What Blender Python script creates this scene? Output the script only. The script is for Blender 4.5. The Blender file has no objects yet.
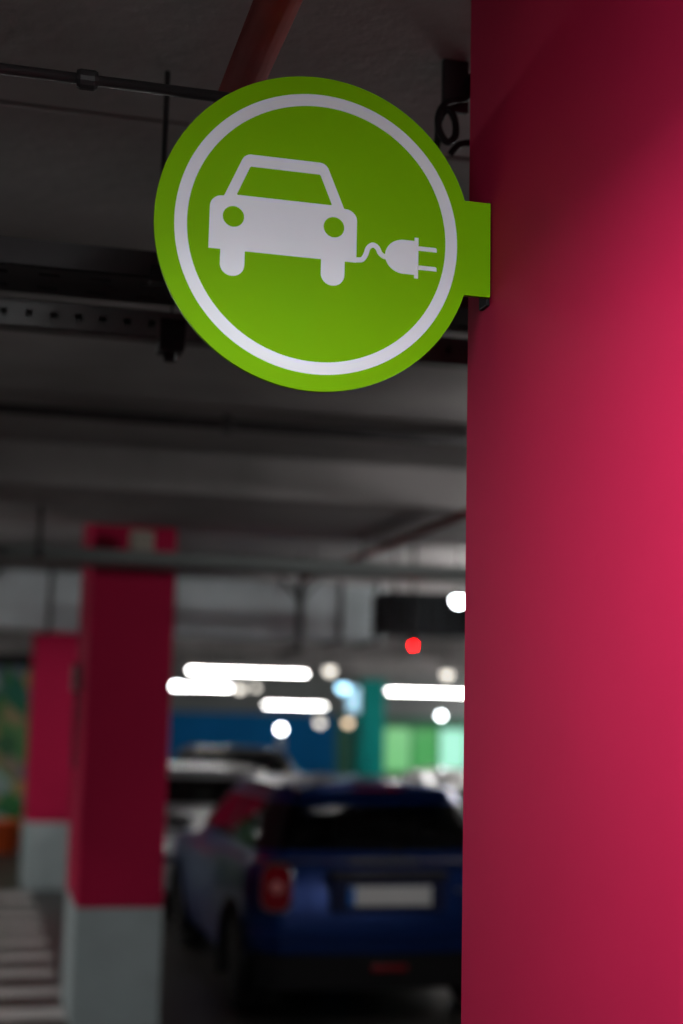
import bpy, bmesh, math, random
from mathutils import Vector, Matrix, Euler
random.seed(7)
PI = math.pi
C = bpy.context.scene.collection
sc = bpy.context.scene

# ------------------------------------------------------------------ materials
MATS = {}
def mat(name, col, rough=.5, metal=0, spec=.5, coat=0, emis=None, estr=0, noise=0, nscale=4, bump=0, bscale=60, col2=None):
    if name in MATS: return MATS[name]
    m = bpy.data.materials.new(name); m.use_nodes = True
    nt = m.node_tree; b = nt.nodes['Principled BSDF']
    b.inputs['Base Color'].default_value = (*col, 1)
    b.inputs['Roughness'].default_value = rough
    b.inputs['Metallic'].default_value = metal
    b.inputs['Specular IOR Level'].default_value = spec
    b.inputs['Coat Weight'].default_value = coat
    b.inputs['Coat Roughness'].default_value = .04
    if emis:
        b.inputs['Emission Color'].default_value = (*emis, 1); b.inputs['Emission Strength'].default_value = estr
    if noise or bump:
        tc = nt.nodes.new('ShaderNodeTexCoord')
    if noise:
        n = nt.nodes.new('ShaderNodeTexNoise'); n.inputs['Scale'].default_value = nscale; n.inputs['Detail'].default_value = 6
        r = nt.nodes.new('ShaderNodeValToRGB')
        c2 = col2 or tuple(c*(1-noise) for c in col)
        r.color_ramp.elements[0].position = .3; r.color_ramp.elements[0].color = (*c2, 1)
        r.color_ramp.elements[1].position = .7; r.color_ramp.elements[1].color = (*col, 1)
        nt.links.new(tc.outputs['Object'], n.inputs['Vector']); nt.links.new(n.outputs['Fac'], r.inputs['Fac'])
        nt.links.new(r.outputs['Color'], b.inputs['Base Color'])
    if bump:
        n2 = nt.nodes.new('ShaderNodeTexNoise'); n2.inputs['Scale'].default_value = bscale; n2.inputs['Detail'].default_value = 4
        bp = nt.nodes.new('ShaderNodeBump'); bp.inputs['Strength'].default_value = bump; bp.inputs['Distance'].default_value = .01
        nt.links.new(tc.outputs['Object'], n2.inputs['Vector']); nt.links.new(n2.outputs['Fac'], bp.inputs['Height'])
        nt.links.new(bp.outputs['Normal'], b.inputs['Normal'])
    MATS[name] = m
    return m
RED = mat('red_paint', (.60, .014, .080), .7, spec=.12, bump=.04, bscale=30, noise=.07, nscale=2.5)
BASEW = mat('pale_paint', (.50, .60, .61), .6, bump=.2, bscale=30, noise=.12, nscale=5)
CEIL = mat('ceiling_concrete', (.36, .34, .335), .9, bump=.35, bscale=22, noise=.45, nscale=1.3)
FLOOR = mat('floor_concrete', (.065, .060, .055), .38, bump=.3, bscale=30, noise=.4, nscale=1.7)
GREY = mat('grey_wall', (.26, .27, .27), .8, noise=.2, nscale=1)
BLUEW = mat('blue_wall', (.004, .17, .46), .7, spec=.1, noise=.15, nscale=1)
TEAL = mat('teal_paint', (.0, .34, .30), .6, spec=.15)
STRIPE = mat('road_paint', (.62, .60, .58), .6, noise=.2, nscale=9, bump=.2)
GALV = mat('galvanised', (.58, .66, .68), .45, metal=.4, noise=.35, nscale=2.2, bump=.15, bscale=8)
DARKM = mat('dark_metal', (.035, .033, .035), .55, metal=.4, noise=.3, nscale=12)
STEEL = mat('grey_steel', (.09, .088, .09), .5, metal=.5, noise=.3, nscale=10)
RAIL = mat('slotted_steel', (.13, .135, .135), .5, metal=.5, noise=.3, nscale=10)
BLACK = mat('black_plastic', (.009, .009, .010), .6, spec=.2)
RUBBER = mat('rubber', (.015, .015, .015), .8, bump=.3)
PIPER = mat('red_pipe', (.22, .013, .013), .85, spec=.1, noise=.3, nscale=8)
GREEN = mat('sign_green', (.195, .49, .0), .5, spec=.04)
WHITE = mat('sign_white', (.76, .82, .90), .4)
EDGE = mat('sign_edge', (.10, .13, .06), .5)
CHROME = mat('chrome', (.75, .76, .78), .12, metal=1)
ALLOY = mat('alloy', (.35, .36, .38), .3, metal=.9)
def emit(name, col, s): return mat(name, (.8, .8, .8), .5, emis=col, estr=s)
TUBE = emit('tube_glow', (1, .98, .96), 26)
LAMPW = emit('lamp_white', (.9, .97, 1), 22)
LAMPD = emit('lamp_dim', (1, .93, .82), 2.6)
LAMPB = emit('lamp_bluish', (.40, .75, 1), 5)
LED = emit('red_led', (1, .0004, .001), 160)

# ------------------------------------------------------------------ mesh helpers
def obj(name, bm, m, parent=None, smooth=False):
    me = bpy.data.meshes.new(name)
    bmesh.ops.recalc_face_normals(bm, faces=bm.faces)
    bm.to_mesh(me); bm.free()
    for k in (m if isinstance(m, (list, tuple)) else [m]): me.materials.append(k)
    if smooth:
        for p in me.polygons: p.use_smooth = True
    o = bpy.data.objects.new(name, me); C.objects.link(o)
    if parent is not None: o.parent = parent
    return o
def tag(o, label, cat, group=None):
    o['label'] = label; o['category'] = cat
    if group: o['group'] = group
    return o
def struct(o, label=None):
    o['kind'] = 'structure'
    if label: o['label'] = label
    return o
def thing(name, label, cat, loc=(0, 0, 0), rz=0, group=None):
    o = bpy.data.objects.new(name, None); C.objects.link(o)
    o.location = loc; o.rotation_euler = (0, 0, rz); o.empty_display_size = .1
    return tag(o, label, cat, group)
def dup(root, loc, rz=None, label=None):
    def cp(o, par):
        c = o.copy(); C.objects.link(c)
        if par is not None: c.parent = par
        for ch in list(o.children): cp(ch, c)
        return c
    r = cp(root, None); r.location = loc
    if rz is not None: r.rotation_euler = (0, 0, rz)
    if label: r['label'] = label
    return r
def box(bm, x0, x1, y0, y1, z0, z1, bev=0, M=None):
    v = [bm.verts.new(p) for p in ((x0,y0,z0),(x1,y0,z0),(x1,y1,z0),(x0,y1,z0),(x0,y0,z1),(x1,y0,z1),(x1,y1,z1),(x0,y1,z1))]
    fs = [bm.faces.new([v[i] for i in q]) for q in ((0,3,2,1),(4,5,6,7),(0,1,5,4),(1,2,6,5),(2,3,7,6),(3,0,4,7))]
    if M is not None: bmesh.ops.transform(bm, matrix=M, verts=v)
    if bev:
        es = list({e for f in fs for e in f.edges})
        bmesh.ops.bevel(bm, geom=es, offset=bev, segments=2, affect='EDGES', profile=.5)
    return bm
def nb(): return bmesh.new()
def tube(bm, pts, r, n=12, cap=True):
    pts = [Vector(p) for p in pts]; rings = []
    prev = None
    for i, p in enumerate(pts):
        a = pts[max(0, i-1)]; b = pts[min(len(pts)-1, i+1)]
        t = (b-a).normalized()
        if prev is None:
            u = t.orthogonal().normalized()
        else:
            u = (prev - t*prev.dot(t)).normalized()
        prev = u; w = t.cross(u)
        rr = r[i] if isinstance(r, (list, tuple)) else r
        rings.append([bm.verts.new(p + (u*math.cos(2*PI*k/n) + w*math.sin(2*PI*k/n))*rr) for k in range(n)])
    for a, b in zip(rings, rings[1:]):
        for k in range(n): bm.faces.new((a[k], a[(k+1) % n], b[(k+1) % n], b[k]))
    if cap: bm.faces.new(rings[0][::-1]); bm.faces.new(rings[-1])
    return bm
def lathe(bm, prof, n=32, axis='Z', off=(0, 0, 0)):
    rings = []
    for r, h in prof:
        ring = []
        for k in range(n):
            a = 2*PI*k/n; c, s = r*math.cos(a), r*math.sin(a)
            p = (c, s, h) if axis == 'Z' else ((h, c, s) if axis == 'X' else (c, h, s))
            ring.append(bm.verts.new(Vector(p)+Vector(off)))
        rings.append(ring)
    for a, b in zip(rings, rings[1:]):
        for k in range(n): bm.faces.new((a[k], a[(k+1) % n], b[(k+1) % n], b[k]))
    bm.faces.new(rings[0][::-1]); bm.faces.new(rings[-1])
    return bm
def prism(bm, outline, y0, y1, holes=()):
    """flat shape in XZ given thickness in Y; triangulated so holes work"""
    loops = []
    for y in (y0, y1):
        edges = []; L = []
        for poly in [outline, *holes]:
            vs = [bm.verts.new((p[0], y, p[1])) for p in poly]; L.append(vs)
            edges += [bm.edges.new((vs[i], vs[(i+1) % len(vs)])) for i in range(len(vs))]
        bmesh.ops.triangle_fill(bm, use_beauty=True, use_dissolve=False, edges=edges, normal=(0, -1, 0))
        loops.append(L)
    for A, B in zip(*loops):
        for i in range(len(A)):
            j = (i+1) % len(A); bm.faces.new((A[i], A[j], B[j], B[i]))
    return bm
def circle(cx, cz, r, n=96, a0=0, a1=2*PI, rz=None):
    rz = rz or r; full = abs(a1-a0-2*PI) < 1e-6
    k = n if full else n+1
    return [(cx+r*math.cos(a0+(a1-a0)*i/n), cz+rz*math.sin(a0+(a1-a0)*i/n)) for i in range(k)]
def rounded(pts, rad, seg=8):
    """round the corners of a polygon; rad number or list"""
    out = []; n = len(pts)
    for i in range(n):
        r = rad[i] if isinstance(rad, (list, tuple)) else rad
        p = Vector(pts[i]); a = (Vector(pts[i-1])-p); b = (Vector(pts[(i+1) % n])-p)
        if r <= 0: out.append(tuple(p)); continue
        la, lb = a.length, b.length; a.normalize(); b.normalize()
        ang = math.acos(max(-1, min(1, a.dot(b)))); d = min(r/math.tan(ang/2), la*.93, lb*.93); r = d*math.tan(ang/2)
        c = p + (a+b).normalized()*(r/math.sin(ang/2))
        s = p+a*d-c; e = p+b*d-c
        a0 = math.atan2(s.y, s.x); a1 = math.atan2(e.y, e.x); da = (a1-a0+PI) % (2*PI)-PI
        for k in range(seg+1):
            t = a0+da*k/seg; out.append((c.x+r*math.cos(t), c.y+r*math.sin(t)))
    return out
def thick_path(pts, w):
    """outline of a stroke of width w in 2D with round ends"""
    P = [Vector(p) for p in pts]; Lf, Rt = [], []
    for i, p in enumerate(P):
        t = (P[min(i+1, len(P)-1)]-P[max(i-1, 0)]).normalized(); n = Vector((-t.y, t.x))
        Lf.append(p+n*w/2); Rt.append(p-n*w/2)
    def capp(p, t, n_):
        return [p + (n_*math.cos(a)+t*math.sin(a))*w/2 for a in [PI*k/8 for k in range(1, 8)]]
    t1 = (P[-1]-P[-2]).normalized(); n1 = Vector((-t1.y, t1.x))
    t0 = (P[0]-P[1]).normalized(); n0 = Vector((-t0.y, t0.x))
    return [tuple(v) for v in Lf + capp(P[-1], t1, n1) + Rt[::-1] + capp(P[0], t0, n0)]
def smooth_path(P, n=8):
    P = [Vector(p) for p in P]; out = []
    for i in range(len(P)-1):
        a, b, c, d = P[max(i-1, 0)], P[i], P[i+1], P[min(i+2, len(P)-1)]
        for k in range(n):
            t = k/n
            out.append(.5*((2*b)+(c-a)*t+(2*a-5*b+4*c-d)*t*t+(3*b-a-3*c+d)*t**3))
    out.append(P[-1]); return [tuple(v) for v in out]

# ------------------------------------------------------------------ camera (50 mm, wide open, focused on the sign)
cam = bpy.data.objects.new('camera', bpy.data.cameras.new('camera')); C.objects.link(cam); sc.camera = cam
cam.data.sensor_fit = 'VERTICAL'; cam.data.sensor_height = 36; cam.data.lens = 50
cam.location = (0, 0, 1.8)
R = Matrix.Rotation(math.radians(-14), 4, 'Z') @ Matrix.Rotation(math.radians(90+8.3), 4, 'X') @ Matrix.Rotation(math.radians(1.3), 4, 'Z')
cam.rotation_euler = R.to_euler()
cam.data.dof.use_dof = True; cam.data.dof.aperture_fstop = 1.6; cam.data.dof.focus_distance = 2.42
cam.data.clip_end = 200
sc.view_settings.view_transform = 'Standard'; sc.view_settings.look = 'None'; sc.view_settings.gamma = 1
sc.view_settings.use_curve_mapping = False
sc.view_settings.exposure = 0
w = bpy.data.worlds.new('world'); sc.world = w; w.use_nodes = True
w.node_tree.nodes['Background'].inputs[0].default_value = (.03, .033, .04, 1); w.node_tree.nodes['Background'].inputs[1].default_value = 0.1

# ------------------------------------------------------------------ room shell
X0, X1, Y0, Y1, ZC = -7, 15, -7, 33, 3.15
b = nb(); box(b, X0, X1, Y0, Y1, -.2, 0); struct(obj('floor', b, FLOOR))
# slab ceiling with shallow joints between the cast strips
b = nb()
ys = [Y0, -3.2, .6, 3.12, 6.1, 10.6, 14.4, 18.2, 22, 25.8, 29.6, Y1]
for i in range(len(ys)-1):
    g = .012
    box(b, X0, X1, ys[i]+g, ys[i+1]-g, ZC, ZC+.2)
box(b, X0, X1, Y0, Y1, ZC+.02, ZC+.25)
for xs in (1.02, 4.9, -2.9):
    pass
struct(obj('ceiling', b, CEIL))
b = nb(); box(b, X0, X1, Y1, Y1+.2, 1.9, ZC); struct(obj('wall_back', b, GREY))
b = nb(); box(b, X0, 8.2, Y1-.03, Y1+.2, 0, 1.9); struct(obj('trim_1', b, BLUEW), 'blue painted lower band of the far wall')
b = nb(); box(b, 8.2, X1, Y1-.03, Y1+.2, 0, 1.9); struct(obj('trim_2', b, mat('green_wall', (.03, .16, .10), .6)), 'green painted lower band of the far wall')
b = nb(); box(b, X0-.2, X0, Y0, Y1, 0, ZC); struct(obj('wall_left', b, GREY))
b = nb(); box(b, X1, X1+.2, Y0, Y1, 0, ZC); struct(obj('wall_right', b, GREY))
b = nb(); box(b, X0, X1, Y0-.2, Y0, 0, ZC); struct(obj('wall_front', b, GREY))
# shallow downstand beams across the hall
for n, (ya, yb, zb) in enumerate([(7.2, 8.6, 2.93), (13.0, 13.5, 2.72), (19.2, 19.7, 2.7), (26.0, 26.5, 2.66)]):
    b = nb(); box(b, X0, X1, ya, yb, zb, ZC+.01, bev=.006); struct(obj('trim_%d' % (n+3), b, CEIL), 'shallow concrete downstand across the ceiling')

# ------------------------------------------------------------------ pillars
def pillar(label, x0, x1, y0, y1, band=.68, group=None):
    t = thing('concrete_pillar', label, 'pillar', ((x0+x1)/2, (y0+y1)/2, 0), 0, group)
    hx, hy = (x1-x0)/2, (y1-y0)/2
    b = nb(); box(b, -hx, hx, -hy, hy, band, ZC, bev=.006); obj('red_shaft', b, RED, t)
    b = nb(); box(b, -hx-.002, hx+.002, -hy-.002, hy+.002, 0, band, bev=.006); obj('base_band', b, BASEW, t)
    return t
pillar('huge smooth crimson pillar close up, carrying the round green sign', .8185, 1.33, 1.32, 2.375)
near = pillar('dark red pillar with pale grey base beside the blue hatchback', .615, 1.117, 8.62, 9.6)
pillar('smaller brighter red pillar with pale base beyond the zebra crossing', .536, 1.02, 15.29, 16.25)
pillar('distant red pillar hidden beside the far cars', 9.2, 9.7, 24, 24.9)
# little grey switch box and conduit on the left face of the near pillar
t = thing('conduit_box', 'small grey electrical box on the side face of the dark red pillar', 'electrical box', (.607, 9.1, 2.02))
b = nb(); box(b, -.05, .008, -.06, .06, -.08, .08, bev=.006); obj('box_body', b, mat('box_grey', (.42, .42, .40), .5), t)
b = nb(); tube(b, [(-.02, 0, -.08), (-.02, 0, -.55)], .012); obj('conduit', b, STEEL, t)

# ------------------------------------------------------------------ the sign
SX, SY, SZ = .507, 2.25, 2.6115
sign = thing('round_charging_sign', 'round lime green sign with white car and plug icon, fixed to the red pillar', 'sign', (SX, SY, SZ))
RO = .2745
def mm(L): return [(x/1000, z/1000) for x, z in L]
b = nb()
a1 = math.asin(.0845/RO)
arc = circle(0, .0, RO, 140, a1, 2*PI-a1)
prism(b, arc + [(.3085, -.0845), (.3085, .0845)], -.004, .004)
obj('panel', b, [GREEN], sign)
b = nb(); prism(b, circle(0, 0, RO-.001, 140, a1, 2*PI-a1) + [(.306, -.0835), (.306, .0835)], .0041, .0075)
obj('back_plate', b, EDGE, sign)
b = nb(); prism(b, circle(.003, -.0015, .2445, 128), -.0048, -.0038, [circle(.003, -.0015, .2235, 128)])
obj('ring', b, WHITE, sign)
# car icon: body, two headlights cut out, windscreen cut out, two wheels
cx = -57.5
def sym(L): return L + [(2*cx-x, z) for x, z in L[::-1]]
outl = rounded(sym([(cx-126, -47), (cx-126, 45), (cx-103, 45), (cx-70, 122)]), [0, 20, 3, 17, 17, 3, 20, 0])
wheelL = rounded([(cx-106, -46), (cx-106, -91), (cx-65, -91), (cx-65, -46)], [0, 20, 20, 0])
holes = [circle(cx-86, 11, 18, 40), circle(cx+86, 11, 18, 40),
         rounded([(cx-82, 49), (cx-60, 101), (cx+60, 101), (cx+82, 49)], [1.5, 3, 3, 1.5])]
# join wheels into the outline
wl = rounded([(cx-106, -47), (cx-106, -91), (cx-65, -91), (cx-65, -47)], [0, 20, 20, 0])
wr = [(2*cx-x, z) for x, z in wl[::-1]]
full = outl + wr[::-1][::-1][::1]
full = outl[:] 
# outl starts bottom-left, goes clockwise to bottom-right; come back along the bottom
bottom = []
for p in wr: bottom.append(p)
wr_sorted = wr if wr[0][0] > wr[-1][0] else wr[::-1]
wl_sorted = wl if wl[0][0] > wl[-1][0] else wl[::-1]
full = outl + wr_sorted + wl_sorted
b = nb(); prism(b, mm(full), -.0048, -.0038, [mm(h) for h in holes]); icon = obj('car_icon', b, WHITE, sign)
b = nb()
cord = smooth_path([(60, -42), (70, -42), (79, -40), (85, -31), (89, -19), (97, -13), (105, -17), (110, -26), (117, -31), (124, -31)], 6)
prism(b, mm(thick_path(cord, 8.5)), -.0052, -.0038); obj('cord_icon', b, WHITE, sign)
b = nb()
plug = circle(152, -28, 33, 24, PI/2, 3*PI/2, 30)
prism(b, mm(plug + [(171, -58), (171, -64), (178, -64), (178, 8), (171, 8), (171, 2)]), -.0048, -.0038)
for zz in (-10.5, -44.5):
    prism(b, mm(rounded([(176, zz-3.8), (176, zz+3.8), (211, zz+3.8), (211, zz-3.8)], [0, 3.6, 3.6, 0])), -.0048, -.0038)
obj('plug_icon', b, WHITE, sign)
b = nb(); box(b, .3035, .3115, .004, .04, -.097, .09, bev=.002); obj('mounting_flange', b, BLACK, sign)
for zz in (.06, -.06):
    b = nb(); lathe(b, [(.006, -.009), (.006, -.002), (.004, 0)], 16, 'X', (.3045, .025, zz)); obj('screw', b, STEEL, sign)

# ------------------------------------------------------------------ ceiling services
def pipe(name, label, cat, pts, r, m, n=20):
    t = thing(name, label, cat, pts[0]); p0 = Vector(pts[0])
    b = nb(); tube(b, [Vector(p)-p0 for p in pts], r, n); obj('pipe_run', b, m, t, True)
    return t, p0
px = .404
t, p0 = pipe('sprinkler_pipe', 'dark red pipe under the ceiling passing behind the top of the round sign', 'pipe', [(px, -6.9, 2.95), (px, 1.5, 2.95), (px, 2.9, 2.95)], .037, PIPER)
b = nb()
for yy in (2.87,): lathe(b, [(.038, -.02), (.043, -.015), (.043, .03), (.02, .038)], 20, 'Y', (0, yy+6.9, 0))
obj('end_cap', b, PIPER, t, True)
for yy in (-3, -1):
    b = nb(); tube(b, [(0, yy+6.9, .03), (0, yy+6.9, ZC-2.95)], .006, 8); obj('hanger', b, DARKM, t)
t, p0 = pipe('sprinkler_pipe', 'thin red pipe running under the ceiling just left of the huge pillar', 'pipe', [(2.42, 4.2, 2.885), (2.42, 10.9, 2.885)], .022, PIPER)
for yy in (2.0, 4.0, 6.4): b = nb(); tube(b, [(0, yy, 0), (0, yy, ZC-2.88)], .006); obj('hanger', b, DARKM, t)
# thin conduit with couplings
def conduit(label, y, z, xa, xb, r, m=DARKM, cps=()):
    t = thing('conduit_pipe', label, 'conduit', (xa, y, z))
    b = nb(); tube(b, [(0, 0, 0), (xb-xa, 0, 0)], r, 14); obj('pipe_run', b, m, t, True)
    for cx_ in cps:
        b = nb(); lathe(b, [(r*1.5, -.018), (r*1.8, -.012), (r*1.8, .012), (r*1.5, .018)], 14, 'X', (cx_-xa, 0, 0))
        obj('clip', b, m, t)
    return t
conduit('thin dark conduit with a clip along the dim ceiling at the top left', 2.37, 2.885, -3, .60, .010, DARKM, (.12, -.9))
conduit('dark conduit crossing the bright concrete ceiling below the round sign', 5.54, 2.96, -4, 6.5, .022, STEEL, (-.8, .9, 2.6))

# perforated cable tray
def slotted(bm, xa, xb, y, z0, z1, pitch=.105, sl=.05, sh=.016, th=.003):
    """vertical strip in the XZ plane with a row of slots"""
    n = int((xb-xa)/pitch); zc = (z0+z1)/2
    for i in range(n):
        x = xa+i*pitch; a = x+(pitch-sl)/2; c = a+sl
        box(bm, x, a, y, y+th, z0, z1); box(bm, c, x+pitch, y, y+th, z0, z1)
        box(bm, a, c, y, y+th, z0, zc-sh/2); box(bm, a, c, y, y+th, zc+sh/2, z1)
def slotted_flat(bm, xa, xb, y0, y1, z, rows, pitch=.075, sl=.028, sh=.014, th=.003):
    n = int((xb-xa)/pitch); hy = (y1-y0)/rows
    for j in range(rows):
        ya = y0+j*hy; yc = ya+hy/2
        for i in range(n):
            x = xa+i*pitch; a = x+(pitch-sl)/2; c = a+sl
            box(bm, x, a, ya, ya+hy, z, z+th); box(bm, c, x+pitch, ya, ya+hy, z, z+th)
            box(bm, a, c, ya, yc-sh/2, z, z+th); box(bm, a, c, yc+sh/2, ya+hy, z, z+th)
t = thing('cable_tray', 'dark perforated steel cable tray crossing the ceiling behind the round sign', 'cable tray', (-2.6, 3.0, 2.74))
b = nb(); slotted_flat(b, 0, 6.3, 0, .20, 0, 2, pitch=.11, sl=.045); box(b, 0, 6.3, 0, .003, 0, .06); box(b, 0, 6.3, .197, .2, 0, .06)
obj('tray_body', b, DARKM, t)
b = nb()
for i, (yy, r) in enumerate([(.03, .016), (.06, .012), (.09, .018), (.13, .014), (.165, .012)]):
    tube(b, [(k*.35, yy+.006*math.sin(k*1.7+i), .004+r+.004*(k % 2)) for k in range(19)], r, 8)
obj('cable_bundle', b, BLACK, t, True)
for xx in (.4, 3.25, 5.2):
    b = nb(); tube(b, [(xx, .1, -.02), (xx, .1, ZC-2.74)], .006, 8); box(b, xx-.02, xx+.02, -.01, .205, -.03, -.005)
    obj('hanger', b, DARKM, t)
t = thing('strut_channel', 'pale slotted steel channel hung just under the dark cable tray', 'channel', (-2.6, 3.235, 2.70))
b = nb(); slotted(b, 0, 6.3, 0, -.03, .035, pitch=.056, sl=.016, sh=.018); box(b, 0, 6.3, 0, .05, .032, .035); box(b, 0, 6.3, 0, .05, -.03, -.027); box(b, 0, 6.3, .047, .05, -.03, .035)
obj('channel_body', b, RAIL, t)
for xx in (.5, 2.99, 5.2):
    b = nb(); tube(b, [(xx, .03, .0), (xx, .03, ZC-2.70)], .003, 8); obj('threaded_rod', b, DARKM, t)
    b = nb(); box(b, xx-.03, xx+.03, -.004, .065, -.055, .02, bev=.004); lathe(b, [(.016, -.075), (.016, -.05), (.008, -.048)], 6, 'Z', (xx, .03, 0)); obj('clamp', b, BLACK, t)
# small vertical clamp rod at the left edge of the sign
t = thing('hanger_rod', 'thin dark rod with a clamp hanging at the left edge of the round sign', 'rod', (.312, 2.86, 2.72))
b = nb(); tube(b, [(0, 0, -.03), (0, 0, ZC-2.72)], .006, 8); obj('rod', b, DARKM, t)
b = nb(); box(b, -.02, .02, -.02, .02, -.035, .0, bev=.003); obj('clamp', b, BLACK, t)
# looped black cables and hook at the pillar's edge
t = thing('cable_loop', 'tangle of black cable looped under the ceiling between sign and red pillar', 'cable', (.856, 2.6, 2.983))
def cp(u, v, dy=0): return ((u-450)*.0019, dy, -(v-130)*.0019)
b = nb()
tube(b, smooth_path([cp(478, 60, .02), cp(470, 88, .01), cp(455, 96), cp(444, 102), cp(437, 116), cp(438, 132), cp(447, 144), cp(456, 136), cp(455, 118), cp(447, 108), cp(441, 118, .02), cp(440, 136, .02), cp(436, 158, .02), cp(425, 180, .03)], 6), .0075, 10)
obj('cable', b, BLACK, t, True)
b = nb(); tube(b, smooth_path([cp(456, 150, .03), cp(466, 138, .03), cp(480, 134, .03), cp(492, 128, .03)], 6), .007, 10); obj('cable', b, BLACK, t, True)
b = nb(); box(b, -.006, .05, .03, .045, .055, ZC-2.983, bev=.003); obj('bracket', b, DARKM, t)

# second tray in front of the near pillar
t = thing('cable_tray', 'long grey cable tray passing in front of the top of the dark red pillar', 'cable tray', (-5, 8.12, 2.655))
b = nb(); box(b, 0, 13, 0, .012, 0, .075, bev=.002); box(b, 0, 13, 0, .3, 0, .008); box(b, 0, 13, .288, .3, 0, .075); obj('tray_body', b, mat('tray_grey', (.17, .19, .185), .6, metal=.3), t)
b = nb()
for yy in (.05, .11, .17, .24): tube(b, [(0, yy, .03), (13, yy, .03)], .02, 8)
obj('cable_bundle', b, BLACK, t, True)
for xx in (2.4, 4.95, 7.2, 9.6):
    b = nb(); tube(b, [(xx, .15, 0), (xx, .15, 2.94-2.655)], .008, 8); obj('hanger', b, DARKM, t)
tag(obj('junction_box', box(nb(), .80, .93, 8.2, 8.34, 2.735, 2.86, bev=.008), mat('box_beige', (.40, .36, .30), .6)), 'beige junction box standing on the grey tray before the dark pillar', 'junction box')
# hanging rod at left of the near pillar
t = thing('ceiling_rod', 'short dark rod hanging from the ceiling left of the dark red pillar', 'rod', (.27, 7.9, 2.635))
b = nb(); tube(b, [(0, 0, .03), (0, 0, 2.935-2.635)], .014, 8); obj('rod', b, DARKM, t)
b = nb(); lathe(b, [(.014, 0), (.022, .006), (.022, .04), (.014, .046)], 12); obj('end_cap', b, BLACK, t)

# galvanised duct across the hall
t = thing('ventilation_duct', 'large galvanised rectangular duct hung across the hall behind the dark pillar', 'duct', (-5, 11.5, 2.46))
b = nb()
box(b, 0, 8.27, 0, .6, 0, .46, bev=.01); obj('duct_body', b, GALV, t)
for k, xx in enumerate((1.0, 2.5, 4.0, 5.5, 6.48, 7.55, 7.88, 8.2)):
    b = nb(); box(b, xx-.018, xx+.018, -.02, .62, -.02, .48, bev=.004); obj('flange', b, STEEL, t)
for xx in (2.5, 5.0, 7.55):
    b = nb(); tube(b, [(xx-.03, -.05, -.1), (xx-.03, -.05, ZC-2.46)], .018, 8)
    tube(b, [(xx-.03, -.05, .30), (xx-.22, -.05, .52)], .012, 8); tube(b, [(xx-.03, -.05, .30), (xx+.16, -.05, .52)], .012, 8)
    box(b, xx-.07, xx+.01, -.07, .64, -.13, -.09); obj('hanger', b, DARKM, t)
# dark fan box with red lamp
t = thing('fan_unit', 'dark rectangular fan box hanging beside the end of the silver duct', 'fan box', (3.42, 10.2, 2.44))
b = nb(); box(b, -.5, .55, 0, .45, 0, .32, bev=.012); obj('box_body', b, mat('fan_dark', (.022, .025, .028), .6, spec=.2), t)
b = nb()
for k in range(8): box(b, -.44+.12*k, -.35+.12*k, -.012, .004, .05, .27, bev=.003)
obj('grille', b, BLACK, t)
for xx in (-.4, .45):
    b = nb(); tube(b, [(xx, .2, .3), (xx, .2, ZC-2.44)], .01, 8); obj('hanger', b, DARKM, t)
t = thing('guidance_light', 'small glowing red indicator light hanging under the ceiling', 'indicator light', (2.903, 9.5, 2.317))
b = nb(); tube(b, [(0, 0, .03), (0, 0, ZC-2.317)], .01, 8); obj('stem', b, DARKM, t)
b = nb(); lathe(b, [(.028, .012), (.034, .018), (.034, .05), (.012, .062)], 16); obj('housing', b, BLACK, t, True)
b = nb(); lathe(b, [(.003, -.012), (.008, -.010), (.012, -.002), (.012, .012)], 16); obj('lens', b, LED, t, True)

# ------------------------------------------------------------------ lamps
def batten_proto(L, label, loc, double=False):
    t = thing('tube_light', label, 'tube light', loc, 0, None)
    b = nb(); box(b, -L/2, L/2, -.05, .05, .035, .085, bev=.006); obj('housing', b, mat('lamp_housing', (.5, .5, .5), .5), t)
    for dy in ((-.03, .03) if double else (0,)):
        b = nb(); tube(b, [(-L/2+.03, dy, .01), (L/2-.03, dy, .01)], .014, 10); obj('tube', b, TUBE, t, True)
    for s in (-1, 1):
        b = nb(); box(b, s*(L/2-.02)-.012, s*(L/2-.02)+.012, -.045, .045, -.008, .04, bev=.003)
        obj('end_cap', b, mat('lamp_housing', (.5, .5, .5), .5), t)
    for s in (-1, 1):
        b = nb(); tube(b, [(s*L*.35, 0, .08), (s*L*.35, 0, ZC-loc[2])], .005, 6); obj('suspension_wire', b, DARKM, t)
    return t
batten_proto(1.5, 'longest glowing tube light, upper one seen just right of the dark pillar', (3.12, 17, 2.33))
batten_proto(1.15, 'short bright tube light under the longest one, partly behind the dark pillar', (3.22, 22, 2.235))
batten_proto(1.38, 'bright tube light hanging low in front of the blue wall', (6.55, 30, 2.065))
batten_proto(1.7, 'bright tube light seen against the edge of the huge pillar', (7.12, 22, 2.25))

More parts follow.
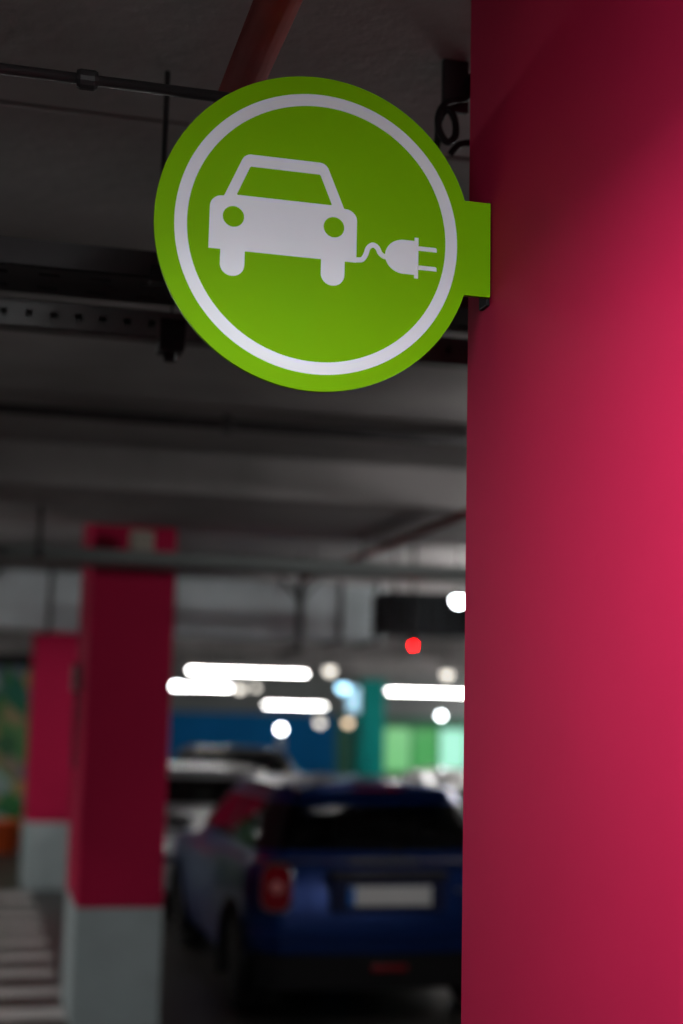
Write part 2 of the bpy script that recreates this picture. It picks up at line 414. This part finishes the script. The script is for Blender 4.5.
def bulk(label, loc, m, r=.05):
    t = thing('bulkhead_lamp', label, 'lamp', loc)
    b = nb(); lathe(b, [(r*.6, r*.35), (r*1.15, r*.3), (r*1.2, r*.7), (r*.5, r*1.0)], 20); obj('housing', b, STEEL, t, True)
    b = nb(); lathe(b, [(r*.1, -r), (r*.55, -r*.85), (r*.9, -r*.4), (r, 0), (r*.95, r*.32)], 20); obj('globe', b, m, t, True)
    b = nb(); tube(b, [(0, 0, r*.9), (0, 0, ZC-loc[2])], .008, 6); obj('stem', b, DARKM, t)
    return t
def pt(u, v, y):
    d = R.to_3x3() @ Vector(((u-341.5)/1422.22, -(v-512)/1422.22, -1)); k = y/d.y
    return (d.x*k, y, 1.8+d.z*k)
for lab, u, v, y, m, r in [
    ('round white lamp touching the edge of the dark red pillar', 177, 685, 20, LAMPW, .05),
    ('dim cream round lamp above the low tube light', 330, 670, 18, LAMPD, .07),
    ('pale blue round lamp just below the cream one', 343, 687, 21, LAMPB, .09),
    ('round white lamp at the right, under the long tube light', 441, 715, 24, LAMPW, .05),
    ('dim cream round lamp above the tube light at the huge pillar', 447, 674, 19, LAMPD, .075),
    ('soft round lamp between the two left tube lights', 240, 688, 20, LAMPD, .07),
    ('soft white lamp with a blurred twin, right of the short tube', 256, 687, 21, LAMPD, .05),
    ('dim white lamp under the end of the low tube light', 320, 722, 28, LAMPD, .09),
    ('dim warm lamp left of the teal pillar', 348, 722, 26, mat('lamp_warm', (.8,.8,.8), .5, emis=(1, .75, .5), estr=3), .08),
    ('brightest lamp peeping out from behind the huge pillar', 459, 600, 9.8, LAMPW, .05)]:
    bulk(lab, pt(u, v, y), m, r)
# lamp on a post before the blue wall
p = pt(281, 729, 26)
t = thing('post_lamp', 'round white lamp on a grey post in front of the blue wall', 'post lamp', (p[0], p[1], 0))
b = nb(); tube(b, [(0, 0, 0), (0, 0, p[2]-.07)], .06, 12); obj('post', b, mat('post_grey', (.3, .3, .32), .5), t, True)
b = nb(); lathe(b, [(.03, p[2]-.06), (.055, p[2]-.03), (.06, p[2]), (.05, p[2]+.03), (.02, p[2]+.055)], 20); obj('globe', b, LAMPW, t, True)

# unseen lamps outside the picture, some added only to brighten surfaces
def troffer(label, loc, L, W, power, col=(1, .97, .95), rz=0):
    t = thing('ceiling_luminaire', label, 'ceiling light', loc, rz)
    b = nb(); box(b, -L/2-.02, L/2+.02, -W/2-.02, W/2+.02, .0, .05, bev=.005); obj('housing', b, mat('lamp_housing', (.5,.5,.5), .5), t)
    b = nb(); box(b, -L/2, L/2, -W/2, W/2, -.012, .004)
    obj('diffuser', b, emit('diff_%s' % len(MATS), col, power), t)
    return t
troffer('low hung luminaire just before the sign', (-.08, 1.08, 2.60), .22, .7, 60, (.95, .98, 1))
for lab, loc, L, W, pw in [
        ('ceiling luminaire over the zebra crossing', (-1.6, 12.2, 2.75), .2, 1.4, 40),
        ('ceiling luminaire over the aisle further on', (-2.2, 17.5, 2.75), .2, 1.4, 40)]:
    troffer(lab, loc, L, W, pw)
HOT = emit('tube_hot', (1, .98, .97), 90)
def wrap(label, loc, L, r=.045, alongy=False):
    t = thing('wrap_luminaire', label, 'tube light', loc, PI/2 if alongy else 0)
    b = nb(); tube(b, [(-L/2, 0, 0), (L/2, 0, 0)], r, 16); obj('glowing_diffuser', b, HOT, t, True)
    for q in (-1, 1):
        b = nb(); lathe(b, [(r*.9, -.02), (r*1.1, -.015), (r*1.1, .015), (r*.9, .02)], 16, 'X', (q*L/2, 0, 0)); obj('end_cap', b, BLACK, t, True)
        b = nb(); tube(b, [(q*L*.35, 0, r), (q*L*.35, 0, ZC-loc[2])], .005, 6); obj('suspension_wire', b, DARKM, t)
    return t
wrap('short unseen tube luminaire added above the viewer to brighten the sign', (.56, .1, 2.80), .66, .018)  # added fill lamp for the face of the sign, out of view
troffer('slim unseen luminaire added above the viewer to grade the light on the sign', (.74, .1, 2.93), .16, .9, 100, (.95, .98, 1))  # added panel, unseen, so the sign gets brighter towards its bottom
wrap('unseen glowing tube luminaire added to brighten the teal column', (9.3, 22.3, 2.4), 1.5)  # added out of view to lighten the column
wrap('unseen glowing tube luminaire added to brighten the blue wall', (12.2, 30.5, 2.3), 1.5)  # extra unseen tube put in to lift the far wall
wrap('glowing tube luminaire hidden off to the right past the huge pillar', (2.85, 5.0, 2.80), .9, .034)
wrap('unseen glowing tube luminaire added before the silver duct to brighten it', (4.6, 10.85, 2.3), 1.1, .06)  # fill tube added out of view for the front face of the duct
wrap('glowing tube luminaire beyond the parked cars on the right', (8.2, 9.6, 2.3), 1.5)
wrap('glowing tube luminaire over the parked cars far right', (9.5, 15.5, 2.4), 1.5)
wrap('glowing tube luminaire left of the view over the aisle', (-2.2, 9.3, 2.4), 1.2, .045)
wrap('glowing tube luminaire far right before the green wall', (12.3, 24.0, 2.3), 1.5)
wrap('glowing tube luminaire far left before the blue wall', (-1.0, 26.0, 2.3), 1.5)

# ------------------------------------------------------------------ far things
tag(obj('green_column', box(nb(), 6.40, 6.84, 24, 24.5, 0, 2.5, bev=.01), TEAL), 'teal green painted column beside the lit green panels', 'column')
t = thing('light_box', 'small glowing blue-white light box fixed on the teal column', 'light box', (6.24, 23.9, 2.16))
b = nb(); box(b, -.10, .16, 0, .09, -.25, .22, bev=.01); obj('case', b, STEEL, t)
b = nb(); box(b, -.09, .10, -.01, .01, -.22, .19); obj('screen', b, emit('box_glow', (.35, .75, 1), 1.1), t)
def panelset(label, x0, x1, y, z0, z1, cols):
    t = thing('glazed_partition', label, 'partition', (x0, y, 0))
    b = nb(); box(b, 0, x1-x0, 0, .1, 0, z0, bev=.01); box(b, 0, x1-x0, 0, .1, z1, z1+.08, bev=.01)
    obj('frame', b, mat('frame_green', (.03, .2, .06), .5), t)
    n = len(cols); wd = (x1-x0)/n
    for i, (c, s) in enumerate(cols):
        m = mat('pane_%s_%d' % (name_id(x0), i), (.1, .1, .1), .3, emis=c, estr=s)
        b = nb(); box(b, i*wd+.03, (i+1)*wd-.03, .02, .06, z0, z1, bev=.005); obj('lit_pane', b, m, t)
    return t
def name_id(x): return str(int(abs(x)*100))
panelset('row of backlit green and white glass panels at the far right', 7.55, 10.9, 26.5, .85, 1.66,
         [((.25, .85, .30), .6), ((.06, .62, .12), .5), ((.42, .95, .72), 1.0), ((.5, .95, .85), 1.0), ((.08, .65, .15), .5), ((.05, .4, .1), .3)])
# mural partition at left
m = mat('mural', (.1, .3, .15), .6)
nt = m.node_tree; bs = nt.nodes['Principled BSDF']; tc = nt.nodes.new('ShaderNodeTexCoord'); vo = nt.nodes.new('ShaderNodeTexVoronoi'); vo.inputs['Scale'].default_value = 4.2
rp = nt.nodes.new('ShaderNodeValToRGB'); rp.color_ramp.interpolation = 'LINEAR'
els = [(0, (.0, .16, .12)), (.25, (.03, .22, .05)), (.45, (.12, .30, .10)), (.6, (.02, .12, .05)), (.72, (.45, .33, .12)), (.82, (.12, .14, .25)), (.92, (.4, .55, .5))]
while len(rp.color_ramp.elements) < len(els): rp.color_ramp.elements.new(.5)
for e, (q, c) in zip(rp.color_ramp.elements, els): e.position = q; e.color = (*c, 1)
sx = nt.nodes.new('ShaderNodeSeparateColor')
nt.links.new(tc.outputs['Object'], vo.inputs['Vector']); nt.links.new(vo.outputs['Color'], sx.inputs['Color']); nt.links.new(sx.outputs[0], rp.inputs['Fac']); nt.links.new(rp.outputs['Color'], bs.inputs['Base Color'])
t = thing('mural_partition', 'partition painted in mottled greens and teal at the far left', 'painted partition', (-3.5, 20.7, 0))
b = nb(); box(b, 0, 4.6, 0, .12, .08, 2.45, bev=.01); obj('painted_panel', b, m, t)
b = nb(); box(b, 0, 4.6, -.01, .13, 0, .09, bev=.004); box(b, 0, 4.6, -.02, .14, 2.44, 2.62, bev=.004); obj('frame', b, BLACK, t)
troffer('ceiling luminaire lighting the mottled green partition', (-1.0, 19.4, 2.8), 1.2, .2, 14)
t = thing('traffic_tub', 'small orange plastic tub on the floor before the green partition', 'tub', (.42, 19.3, 0))
b = nb(); lathe(b, [(.14, .0), (.17, .02), (.20, .36), (.22, .37), (.22, .41), (.19, .41), (.17, .12), (.03, .10)], 28); obj('tub_body', b, mat('orange', (.85, .12, .02), .5), t, True)
b = nb(); tube(b, [(.21*math.cos(a), 0.02, .40+.16*math.sin(a)) for a in [PI*k/12 for k in range(13)]], .008, 8); obj('handle', b, BLACK, t, True)

# zebra crossing
t = thing('zebra_crossing', 'worn white zebra stripes painted on the dark floor at the left', 'road marking', (-2.4, 9.1, 0))
for k in range(9):
    b = nb(); wd = .145 if k < 8 else .34
    yy = .695*k + (.14 if k == 8 else 0)
    if k == 0: wd = .17
    box(b, 0, 3.04 - .01*(k % 3), yy-wd, yy+wd, .0005, .004, bev=.001); obj('painted_stripe', b, STRIPE, t)
b = nb(); box(b, 0.30, 0.42, -8.0, -1.1, .0005, .004)
b.free()

# ------------------------------------------------------------------ cars
def lerp(a, b, t): return a+(b-a)*t
def car(name, label, loc, rz, P, M):
    """rows: (z rear, z front, y rear, y front, half width, corner r, rear crown, front crown)"""
    t = thing(name, label, 'car', loc, rz)
    NU, SUB = 110, 8
    rows = P['rows']
    def ring(row):
        zr, zf, yr, yf, hw, cr, kr, kf = row; out = []
        for i in range(NU+1):
            u = i/NU
            if u < .2: s = u/.2; x = (hw-cr)*s; y = yr+kr*(x/hw)**2
            elif u < .32:
                a = (u-.2)/.12*PI/2; yb = yr+kr*((hw-cr)/hw)**2
                x = hw-cr+cr*math.sin(a); y = yb+cr*(1-math.cos(a))
            elif u < .76:
                s = (u-.32)/.44; ya = yr+kr*((hw-cr)/hw)**2+cr; yb = yf-kf*((hw-cr)/hw)**2-cr
                x = hw*(1+.0*s); y = lerp(ya, yb, s)
            elif u < .88:
                a = (u-.76)/.12*PI/2; yb = yf-kf*((hw-cr)/hw)**2
                x = hw-cr+cr*math.cos(a); y = yb-cr*(1-math.sin(a))
            else: s = (1-u)/.12; x = (hw-cr)*s; y = yf-kf*(x/hw)**2
            q = y/P['hl']; x *= 1-.05*abs(q)**3
            f = max(0, min(1, (y+.3)/(P['hl']+.1))); f = f*f*(3-2*f)
            out.append(Vector((x, y, lerp(zr, zf, f))))
        return out
    K = [ring(r) for r in rows]; G = []
    for j in range(len(K)-1):
        a, b_, c, d = K[max(j-1, 0)], K[j], K[j+1], K[min(j+2, len(K)-1)]
        for k in range(SUB):
            s = k/SUB
            G.append([.5*((2*q)+(r-p)*s+(2*p-5*q+4*r-w_)*s*s+(3*q-p-3*r+w_)*s**3) if not (j in (P['belt'],)) else q.lerp(r, s)+Vector((1, 0, 0))*(.02*math.sin(PI*s) if q.x > .3 else 0)
                      for p, q, r, w_ in zip(a, b_, c, d)])
    G.append(K[-1])
    NR = len(G)
    full = []
    for ringp in G:
        full.append(ringp + [Vector((-p.x, p.y, p.z)) for p in ringp[-2:0:-1]])
    NC = len(full[0])
    axr, axf, wr = P['axr'], P['axf'], P['wr']
    # classify faces
    j0, j1 = P['belt']*SUB+1, (P['belt']+1)*SUB-1
    def side_u(c): u = c/NU; return u if u <= 1 else 2-u
    cls = {}
    for j in range(NR-1):
        for c in range(NC):
            um = side_u(c+.5); k = 'body'
            if j0 <= j < j1:
                k = 'rear_post' if um < .4 else 'door_post' if um < .64 else 'windscreen_post'
                if um < .235: k = 'rear_window'
                elif P['sw'][0] < um < P['sw'][1]: k = 'rear_side_window'
                elif P['sw'][1]+.02 < um < P['sw'][2]: k = 'front_side_window'
                elif um > .80: k = 'windscreen'
            pc = (full[j][c]+full[j+1][(c+1) % NC])/2
            if k == 'body' and .31 < um < .77:
                for ay in (axr, axf):
                    if math.hypot(pc.y-ay, pc.z-wr) < wr*1.14: k = None
            cls[(j, c)] = k
    # snap verts round wheel arches
    for j in range(NR):
        for c in range(NC):
            p = full[j][c]; um = side_u(c)
            if .3 < um < .78 and p.z < P['beltz']:
                for ay in (axr, axf):
                    dy, dz = p.y-ay, p.z-wr; d = math.hypot(dy, dz); rr = wr*1.14
                    if abs(d-rr) < .03 and d > 0: p.y = ay+dy/d*rr; p.z = wr+dz/d*rr
    def part(nm, keys, m, off=0, thick=.0, lab=None, side=0):
        b = nb(); V = {}
        def v(j, c):
            c %= NC
            if (j, c) not in V: V[(j, c)] = b.verts.new(full[j][c])
            return V[(j, c)]
        for (j, c), k in cls.items():
            if k in keys:
                if side and ((c < NU) != (side > 0)): continue
                try: b.faces.new((v(j, c), v(j, c+1), v(j+1, c+1), v(j+1, c)))
                except ValueError: pass
        bmesh.ops.remove_doubles(b, verts=b.verts, dist=.0004)
        o = obj(nm, b, m, t, True)
        if lab: o['label'] = lab
        return o
    part('body', ('body',), M['paint'])
    # floor pan closing the body
    b = nb(); h = P['rows'][0]
    box(b, -h[4], h[4], h[2]+.1, h[3]-.1, h[0]+.01, h[0]+.06); obj('underbody', b, BLACK, t)
    for s in (1, -1):
        for nm in ('rear_post', 'door_post', 'windscreen_post'): part(nm, (nm,), M['pillar'], side=s)
    part('rear_window', ('rear_window',), M['glass'])
    part('windscreen', ('windscreen',), M['glass'])
    for s in (1, -1):
        part('rear_side_window', ('rear_side_window',), M['glass'], side=s); part('front_side_window', ('front_side_window',), M['glass'], side=s)
    hw = max(r[4] for r in rows)
    # wheels
    for ay in (axr, axf):
        for s in (1, -1):
            xo = s*(hw-.035)
            b = nb(); W = .2
            lathe(b, [(wr*.62, 0), (wr*.68, 0), (wr*.93, .008), (wr, .035), (wr, W-.035), (wr*.93, W-.008), (wr*.62, W)], 40, 'X')
            o = obj('wheel', b, RUBBER, t, True); o.location = (xo-(W if s > 0 else 0), ay, wr)
            b = nb(); lathe(b, [(wr*.05, .04), (wr*.2, .03), (wr*.2, .05), (wr*.2, .09)], 24, 'X')
            lathe(b, [(wr*.58, .08), (wr*.64, .0), (wr*.66, .0), (wr*.66, .15), (wr*.6, .15)], 40, 'X')
            for k in range(8):
                a = 2*PI*k/8
                box(b, .015, .045, -.022, .022, wr*.12, wr*.62, M=Matrix.Rotation(a, 4, 'X'))
            rim = obj('rim', b, ALLOY, o, False)
            if s > 0: rim.rotation_euler = (0, 0, PI); rim.location = (W, 0, 0)
            # arch liner and cladding
            b = nb(); rr = wr*1.15; n = 24; A = [PI*(-.12+1.24*k/n) for k in range(n+1)]
            xi, xe = s*(hw-.32), s*(hw-.02)
            ra = [b.verts.new((xi, ay+rr*math.cos(a), wr+rr*math.sin(a))) for a in A]; rb_ = [b.verts.new((xe, ay+rr*math.cos(a), wr+rr*math.sin(a))) for a in A]
            for k in range(n): b.faces.new((ra[k], ra[k+1], rb_[k+1], rb_[k]))
            b.faces.new(ra); obj('arch_liner', b, BLACK, t)
            if M.get('clad'):
                b = nb(); r2 = wr*1.26; x0c, x1c = sorted((s*(hw-.05), s*(hw+.004)))
                o_, i_ = [], []
                prof = []
                for a in A:
                    c_, s_ = math.cos(a), math.sin(a)
                    prof.append([b.verts.new((xx, ay+q*c_, wr+q*s_)) for xx, q in ((x0c, rr), (x1c, rr), (x1c, r2), (x0c, r2))])
                for k in range(n):
                    for q in range(4): b.faces.new((prof[k][q], prof[k][(q+1) % 4], prof[k+1][(q+1) % 4], prof[k+1][q]))
                b.faces.new(prof[0]); b.faces.new(prof[-1][::-1]); obj('arch_cladding', b, BLACK, t)
    # interior: seats and dash, seen through the glass
    bz = P['rows'][P['belt']][0]
    for sxx in (-.36, .36):
        b = nb(); box(b, sxx-.24, sxx+.24, -.05, .08, bz-.45, bz+.12, bev=.05); box(b, sxx-.13, sxx+.13, -.04, .06, bz+.14, bz+.31, bev=.04); box(b, sxx-.24, sxx+.24, .0, .5, bz-.5, bz-.36, bev=.04)
        obj('seat', b, BLACK, t)
    b = nb(); box(b, -.62, .62, -1.05, -.95, bz-.45, bz+.02, bev=.04); box(b, -.45, -.2, -1.04, -.97, bz+.02, bz+.16, bev=.03); box(b, .2, .45, -1.04, -.97, bz+.02, bz+.16, bev=.03)
    obj('rear_seat', b, BLACK, t)
    b = nb(); box(b, -.64, .64, .75, 1.05, bz-.3, bz-.04, bev=.04); obj('dashboard', b, BLACK, t)
    # mirrors, handles
    for s in (1, -1):
        b = nb(); lathe(b, [(.01, -.06), (.05, -.05), (.085, -.01), (.088, .02), (.07, .025)], 20, 'Y', (0, 0, 0))
        for v_ in b.verts: v_.co.z *= .75; v_.co.x *= 1.15; v_.co.y *= -1
        box(b, min(0, -s*.12), max(0, -s*.12), -.02, .02, -.045, -.02)
        o = obj('wing_mirror', b, M['paint'] if not M.get('mirror') else M['mirror'], t, True); o.location = (s*(hw+.09), P['mir'], bz+.06)
        b = nb(); box(b, s*(hw-.02)-.012, s*(hw-.02)+.014, P['hnd']-.1, P['hnd']+.1, bz-.12, bz-.095, bev=.008); obj('door_handle', b, CHROME if M.get('chrome') else M['paint'], t)
    return t, t

def glassm(name, tint, mix):
    m = bpy.data.materials.new(name); m.use_nodes = True; nt = m.node_tree
    for n in list(nt.nodes):
        if n.type != 'OUTPUT_MATERIAL': nt.nodes.remove(n)
    out = [n for n in nt.nodes if n.type == 'OUTPUT_MATERIAL'][0]
    g = nt.nodes.new('ShaderNodeBsdfGlossy'); g.inputs['Roughness'].default_value = .02
    tr = nt.nodes.new('ShaderNodeBsdfTransparent'); tr.inputs['Color'].default_value = (*tint, 1)
    fr = nt.nodes.new('ShaderNodeFresnel'); fr.inputs['IOR'].default_value = 1.5
    mx = nt.nodes.new('ShaderNodeMixShader')
    nt.links.new(fr.outputs[0], mx.inputs[0]); nt.links.new(tr.outputs[0], mx.inputs[1]); nt.links.new(g.outputs[0], mx.inputs[2]); nt.links.new(mx.outputs[0], out.inputs['Surface'])
    return m
GLASS = glassm('tinted_glass', (.30, .34, .33), 1)
BLUEP = mat('blue_metallic', (.001, .028, .17), .36, metal=.5, coat=.35)
SILV = mat('silver_paint', (.42, .44, .46), .3, metal=.6, coat=1)
WHITEP = mat('cream_white_paint', (.55, .55, .53), .3, coat=1)
DKP = mat('black_paint', (.012, .013, .015), .3, coat=1)
REDL = mat('tail_red', (.26, .002, .010), .12, coat=1)

HATCH = dict(hl=1.92, belt=6, axr=-1.30, axf=1.18, wr=.305, beltz=.9, sw=(.30, .52, .74), mir=.52, hnd=-.12,
  rows=[(.21, .21, -1.70, 1.74, .70, .20, .04, .06),
        (.26, .26, -1.84, 1.84, .80, .24, .06, .10),
        (.42, .42, -1.915, 1.905, .852, .27, .09, .14),
        (.60, .56, -1.92, 1.92, .865, .28, .09, .16),
        (.78, .72, -1.875, 1.89, .862, .28, .09, .16),
        (.915, .85, -1.81, 1.74, .835, .27, .09, .18),
        (.955, .98, -1.755, .80, .785, .24, .08, .22),
        (1.325, 1.33, -1.50, .18, .625, .20, .05, .14),
        (1.385, 1.375, -1.43, .07, .53, .18, .05, .12),
        (1.408, 1.40, -1.20, -.15, .36, .14, .04, .08),
        (1.415, 1.41, -.80, -.45, .02, .01, .0, .0)])
mini, mr = car('hatchback_car', 'dark blue hatchback seen from behind, with white plate and red taillight', (2.46, 10.38, 0), 0, HATCH,
               dict(paint=BLUEP, pillar=BLACK, glass=GLASS, clad=True, chrome=True, mirror=DKP))
# rear details of the blue hatchback
b = nb(); prof = [(-1.60, 1.375), (-1.53, 1.41), (-1.40, 1.418), (-1.36, 1.40), (-1.52, 1.345)]
for i, x in enumerate((-.60, -.52, 0, .52, .60)):
    pass
sp = [[b.verts.new((x, y - .03*(1-(x/.6)**2)+(.03 if abs(x) > .48 else 0), z-.05*(x/.6)**2)) for y, z in prof] for x in (-.50, -.46, -.36, -.2, 0, .2, .36, .46, .50)]
for a, c in zip(sp, sp[1:]):
    for k in range(5): b.faces.new((a[k], a[(k+1) % 5], c[(k+1) % 5], c[k]))
b.faces.new(sp[0]); b.faces.new(sp[-1][::-1]); obj('roof_spoiler', b, BLUEP, mini, True)
b = nb(); box(b, -.16, .16, -1.632, -1.60, 1.366, 1.384, bev=.003); obj('high_brake_light', b, REDL, mini)
for s in (-1, 1):
    tl = bpy.data.objects.new('tail_light', None)
    M_ = Matrix.Translation((s*.672, -1.845, .80)) @ Matrix.Rotation(s*.42, 4, 'Z') @ Matrix.Rotation(-.10, 4, 'X')
    def shell(w_, h_, d0, d1):
        b = nb(); o = rounded([(-w_, -h_), (-w_, h_), (w_, h_), (w_, -h_)], min(w_, h_)*.75, 8); prism(b, o, -d0, d1)
        es = [e for e in b.edges if all(abs(v.co.y+d0) < 1e-6 for v in e.verts) and e.is_boundary is False and len([f for f in e.link_faces if abs(f.normal.y) < .5]) == 1]
        bmesh.ops.transform(b, matrix=M_, verts=b.verts); return b
    bz_ = obj('tail_light', shell(.100, .145, .020, .05), CHROME, mini)
    obj('red_lens', shell(.088, .132, .034, .0), REDL, bz_)['label'] = 'red lens'
    b = nb(); lathe(b, [(.006, -.046), (.03, -.044), (.04, -.034), (.04, 0)], 24, 'Y'); bmesh.ops.transform(b, matrix=M_, verts=b.verts)
    obj('reversing_lens', b, mat('lens_pink', (.75, .25, .25), .1, coat=1), bz_, True)
# trims that follow the curve of the tail
def band(x1, y0, kr, cr, z0, z1, out, inn):
    b = nb(); rings = []
    for k in range(41):
        x = -x1+2*x1*k/40; ax = abs(x); f = 0 if ax < .865-cr else cr-math.sqrt(max(0, cr*cr-(ax-.865+cr)**2))
        y = y0+kr*(min(ax, .865-cr)/.865)**2+f
        rings.append([b.verts.new((x, y+dy, z)) for dy, z in ((-out, z0+.01), (-out, z1-.01), (0, z1), (inn, z1), (inn, z0), (0, z0))])
    for a, c in zip(rings, rings[1:]):
        for q in range(6): b.faces.new((a[q], a[(q+1) % 6], c[(q+1) % 6], c[q]))
    b.faces.new(rings[0]); b.faces.new(rings[-1][::-1]); return b
# plate recess, handle and plate
b = nb(); box(b, -.36, .36, -1.93, -1.80, .66, .87, bev=.02); obj('plate_recess', b, mat('recess', (.006, .012, .06), .4), mini)
b = nb(); box(b, -.37, .37, -1.955, -1.80, .858, .895, bev=.012); obj('boot_handle', b, DARKM, mini)
pl = obj('number_plate', box(nb(), -.26, .26, -1.945, -1.925, .70, .815, bev=.004), mat('plate_white', (.78, .79, .78), .35), mini)
obj('blue_strip', box(nb(), -.26, -.22, -1.948, -1.93, .702, .813), mat('plate_blue', (.02, .18, .65), .4), pl)
b = band(.76, -1.80, .09, .28, .935, .955, .012, .05); obj('waist_trim', b, CHROME, mini)
b = nb(); box(b, -.22, .22, -1.815, -1.79, .925, .965, bev=.006); obj('boot_lip', b, CHROME, mini)
# badge letters on the tailgate right side (small bright strokes as in the photo)
b = nb()
for k in range(5): box(b, .42+.045*k, .445+.045*k, -1.925, -1.895, .775, .80, bev=.002)
obj('chrome_badge', b, CHROME, mini)
b = nb(); box(b, .50, .58, -1.93, -1.90, .66, .69, bev=.003); obj('small_badge', b, CHROME, mini)
b = band(.82, -1.925, .09, .28, .50, .545, .022, .06); obj('bumper_ridge', b, BLUEP, mini)
b = band(.80, -1.915, .09, .28, .21, .42, .03, .12); obj('rear_diffuser', b, BLACK, mini)
b = nb(); box(b, -.11, .11, -1.965, -1.94, .325, .36, bev=.006); obj('fog_reflector', b, REDL, mini)
b = nb(); tube(b, [(.1, -1.72, 1.02), (-.28, -1.70, 1.05)], .008, 8); lathe(b, [(.02, -1.76), (.02, -1.70)], 12, 'Y', (.1, 0, 1.01)); obj('rear_wiper', b, BLACK, mini)
b = nb(); tube(b, [(0, -1.25, 1.40), (0, -1.38, 1.56)], .004, 6); obj('antenna', b, BLACK, mini)
for s in (-1, 1):
    b = nb(); lathe(b, [(.115, 0), (.11, .05), (.08, .08), (.02, .095)], 24, 'Y', (s*.60, 1.74, .70)); obj('headlight', b, CHROME, mini, True)
b = nb(); lathe(b, [(.055, 0), (.055, .012), (.045, .016)], 24, 'X'); o = obj('fuel_cap', b, CHROME, mini, True); o.location = (.855, -1.2, .83)

def scaled(rows, h, l, w_=1):
    return [(zr if zr < .5 else .5+(zr-.5)*h, zf if zf < .5 else .5+(zf-.5)*h, yr*l, yf*l, hw*w_, cr, kr, kf) for zr, zf, yr, yf, hw, cr, kr, kf in rows]
def extras(c, L, paint, wd=.86, h=1.0, facing=1):
    for s in (-1, 1):
        b = nb(); box(b, s*.62-.11, s*.62+.11, -L+.02, -L+.16, .66*h, .80*h, bev=.03); obj('tail_light', b, REDL, c)
        b = nb(); box(b, s*.60-.13, s*.60+.13, L-.20, L-.02, .60*h, .70*h, bev=.03); obj('headlight', b, CHROME, c)
    b = nb(); box(b, -.26, .26, -L-.012, -L+.02, .60, .71, bev=.004); obj('number_plate', b, MATS['plate_white'], c)
    b = nb(); box(b, -.45, .45, L-.06, L+.01, .42, .54, bev=.02); obj('front_grille', b, BLACK, c)
def other(label, loc, rz, paint, h, l, name='hatchback_car'):
    P = dict(HATCH); P['rows'] = scaled(HATCH['rows'], h, l); P['hl'] = 1.92*l; P['axr'] = -1.30*l; P['axf'] = 1.18*l
    P['beltz'] = .5+.4*h; P['sw'] = (.29, .52, .74)
    c, _ = car(name, label, loc, rz, P, dict(paint=paint, pillar=paint, glass=GLASS))
    extras(c, 1.92*l, paint, h=h)
    return c
other('silver-roofed dark car parked ahead of the blue hatchback, behind the pillar', (2.35, 14.75, 0), PI, SILV, .88, 1.06, 'parked_car')
other('pale cream car parked ahead and to the right of the blue hatchback', (4.85, 14.2, 0), 0, WHITEP, .92, 1.05, 'parked_car')
other('black car further back in front of the blue wall', (3.35, 20.0, 0), 0, DKP, 1.0, 1.05, 'parked_car')
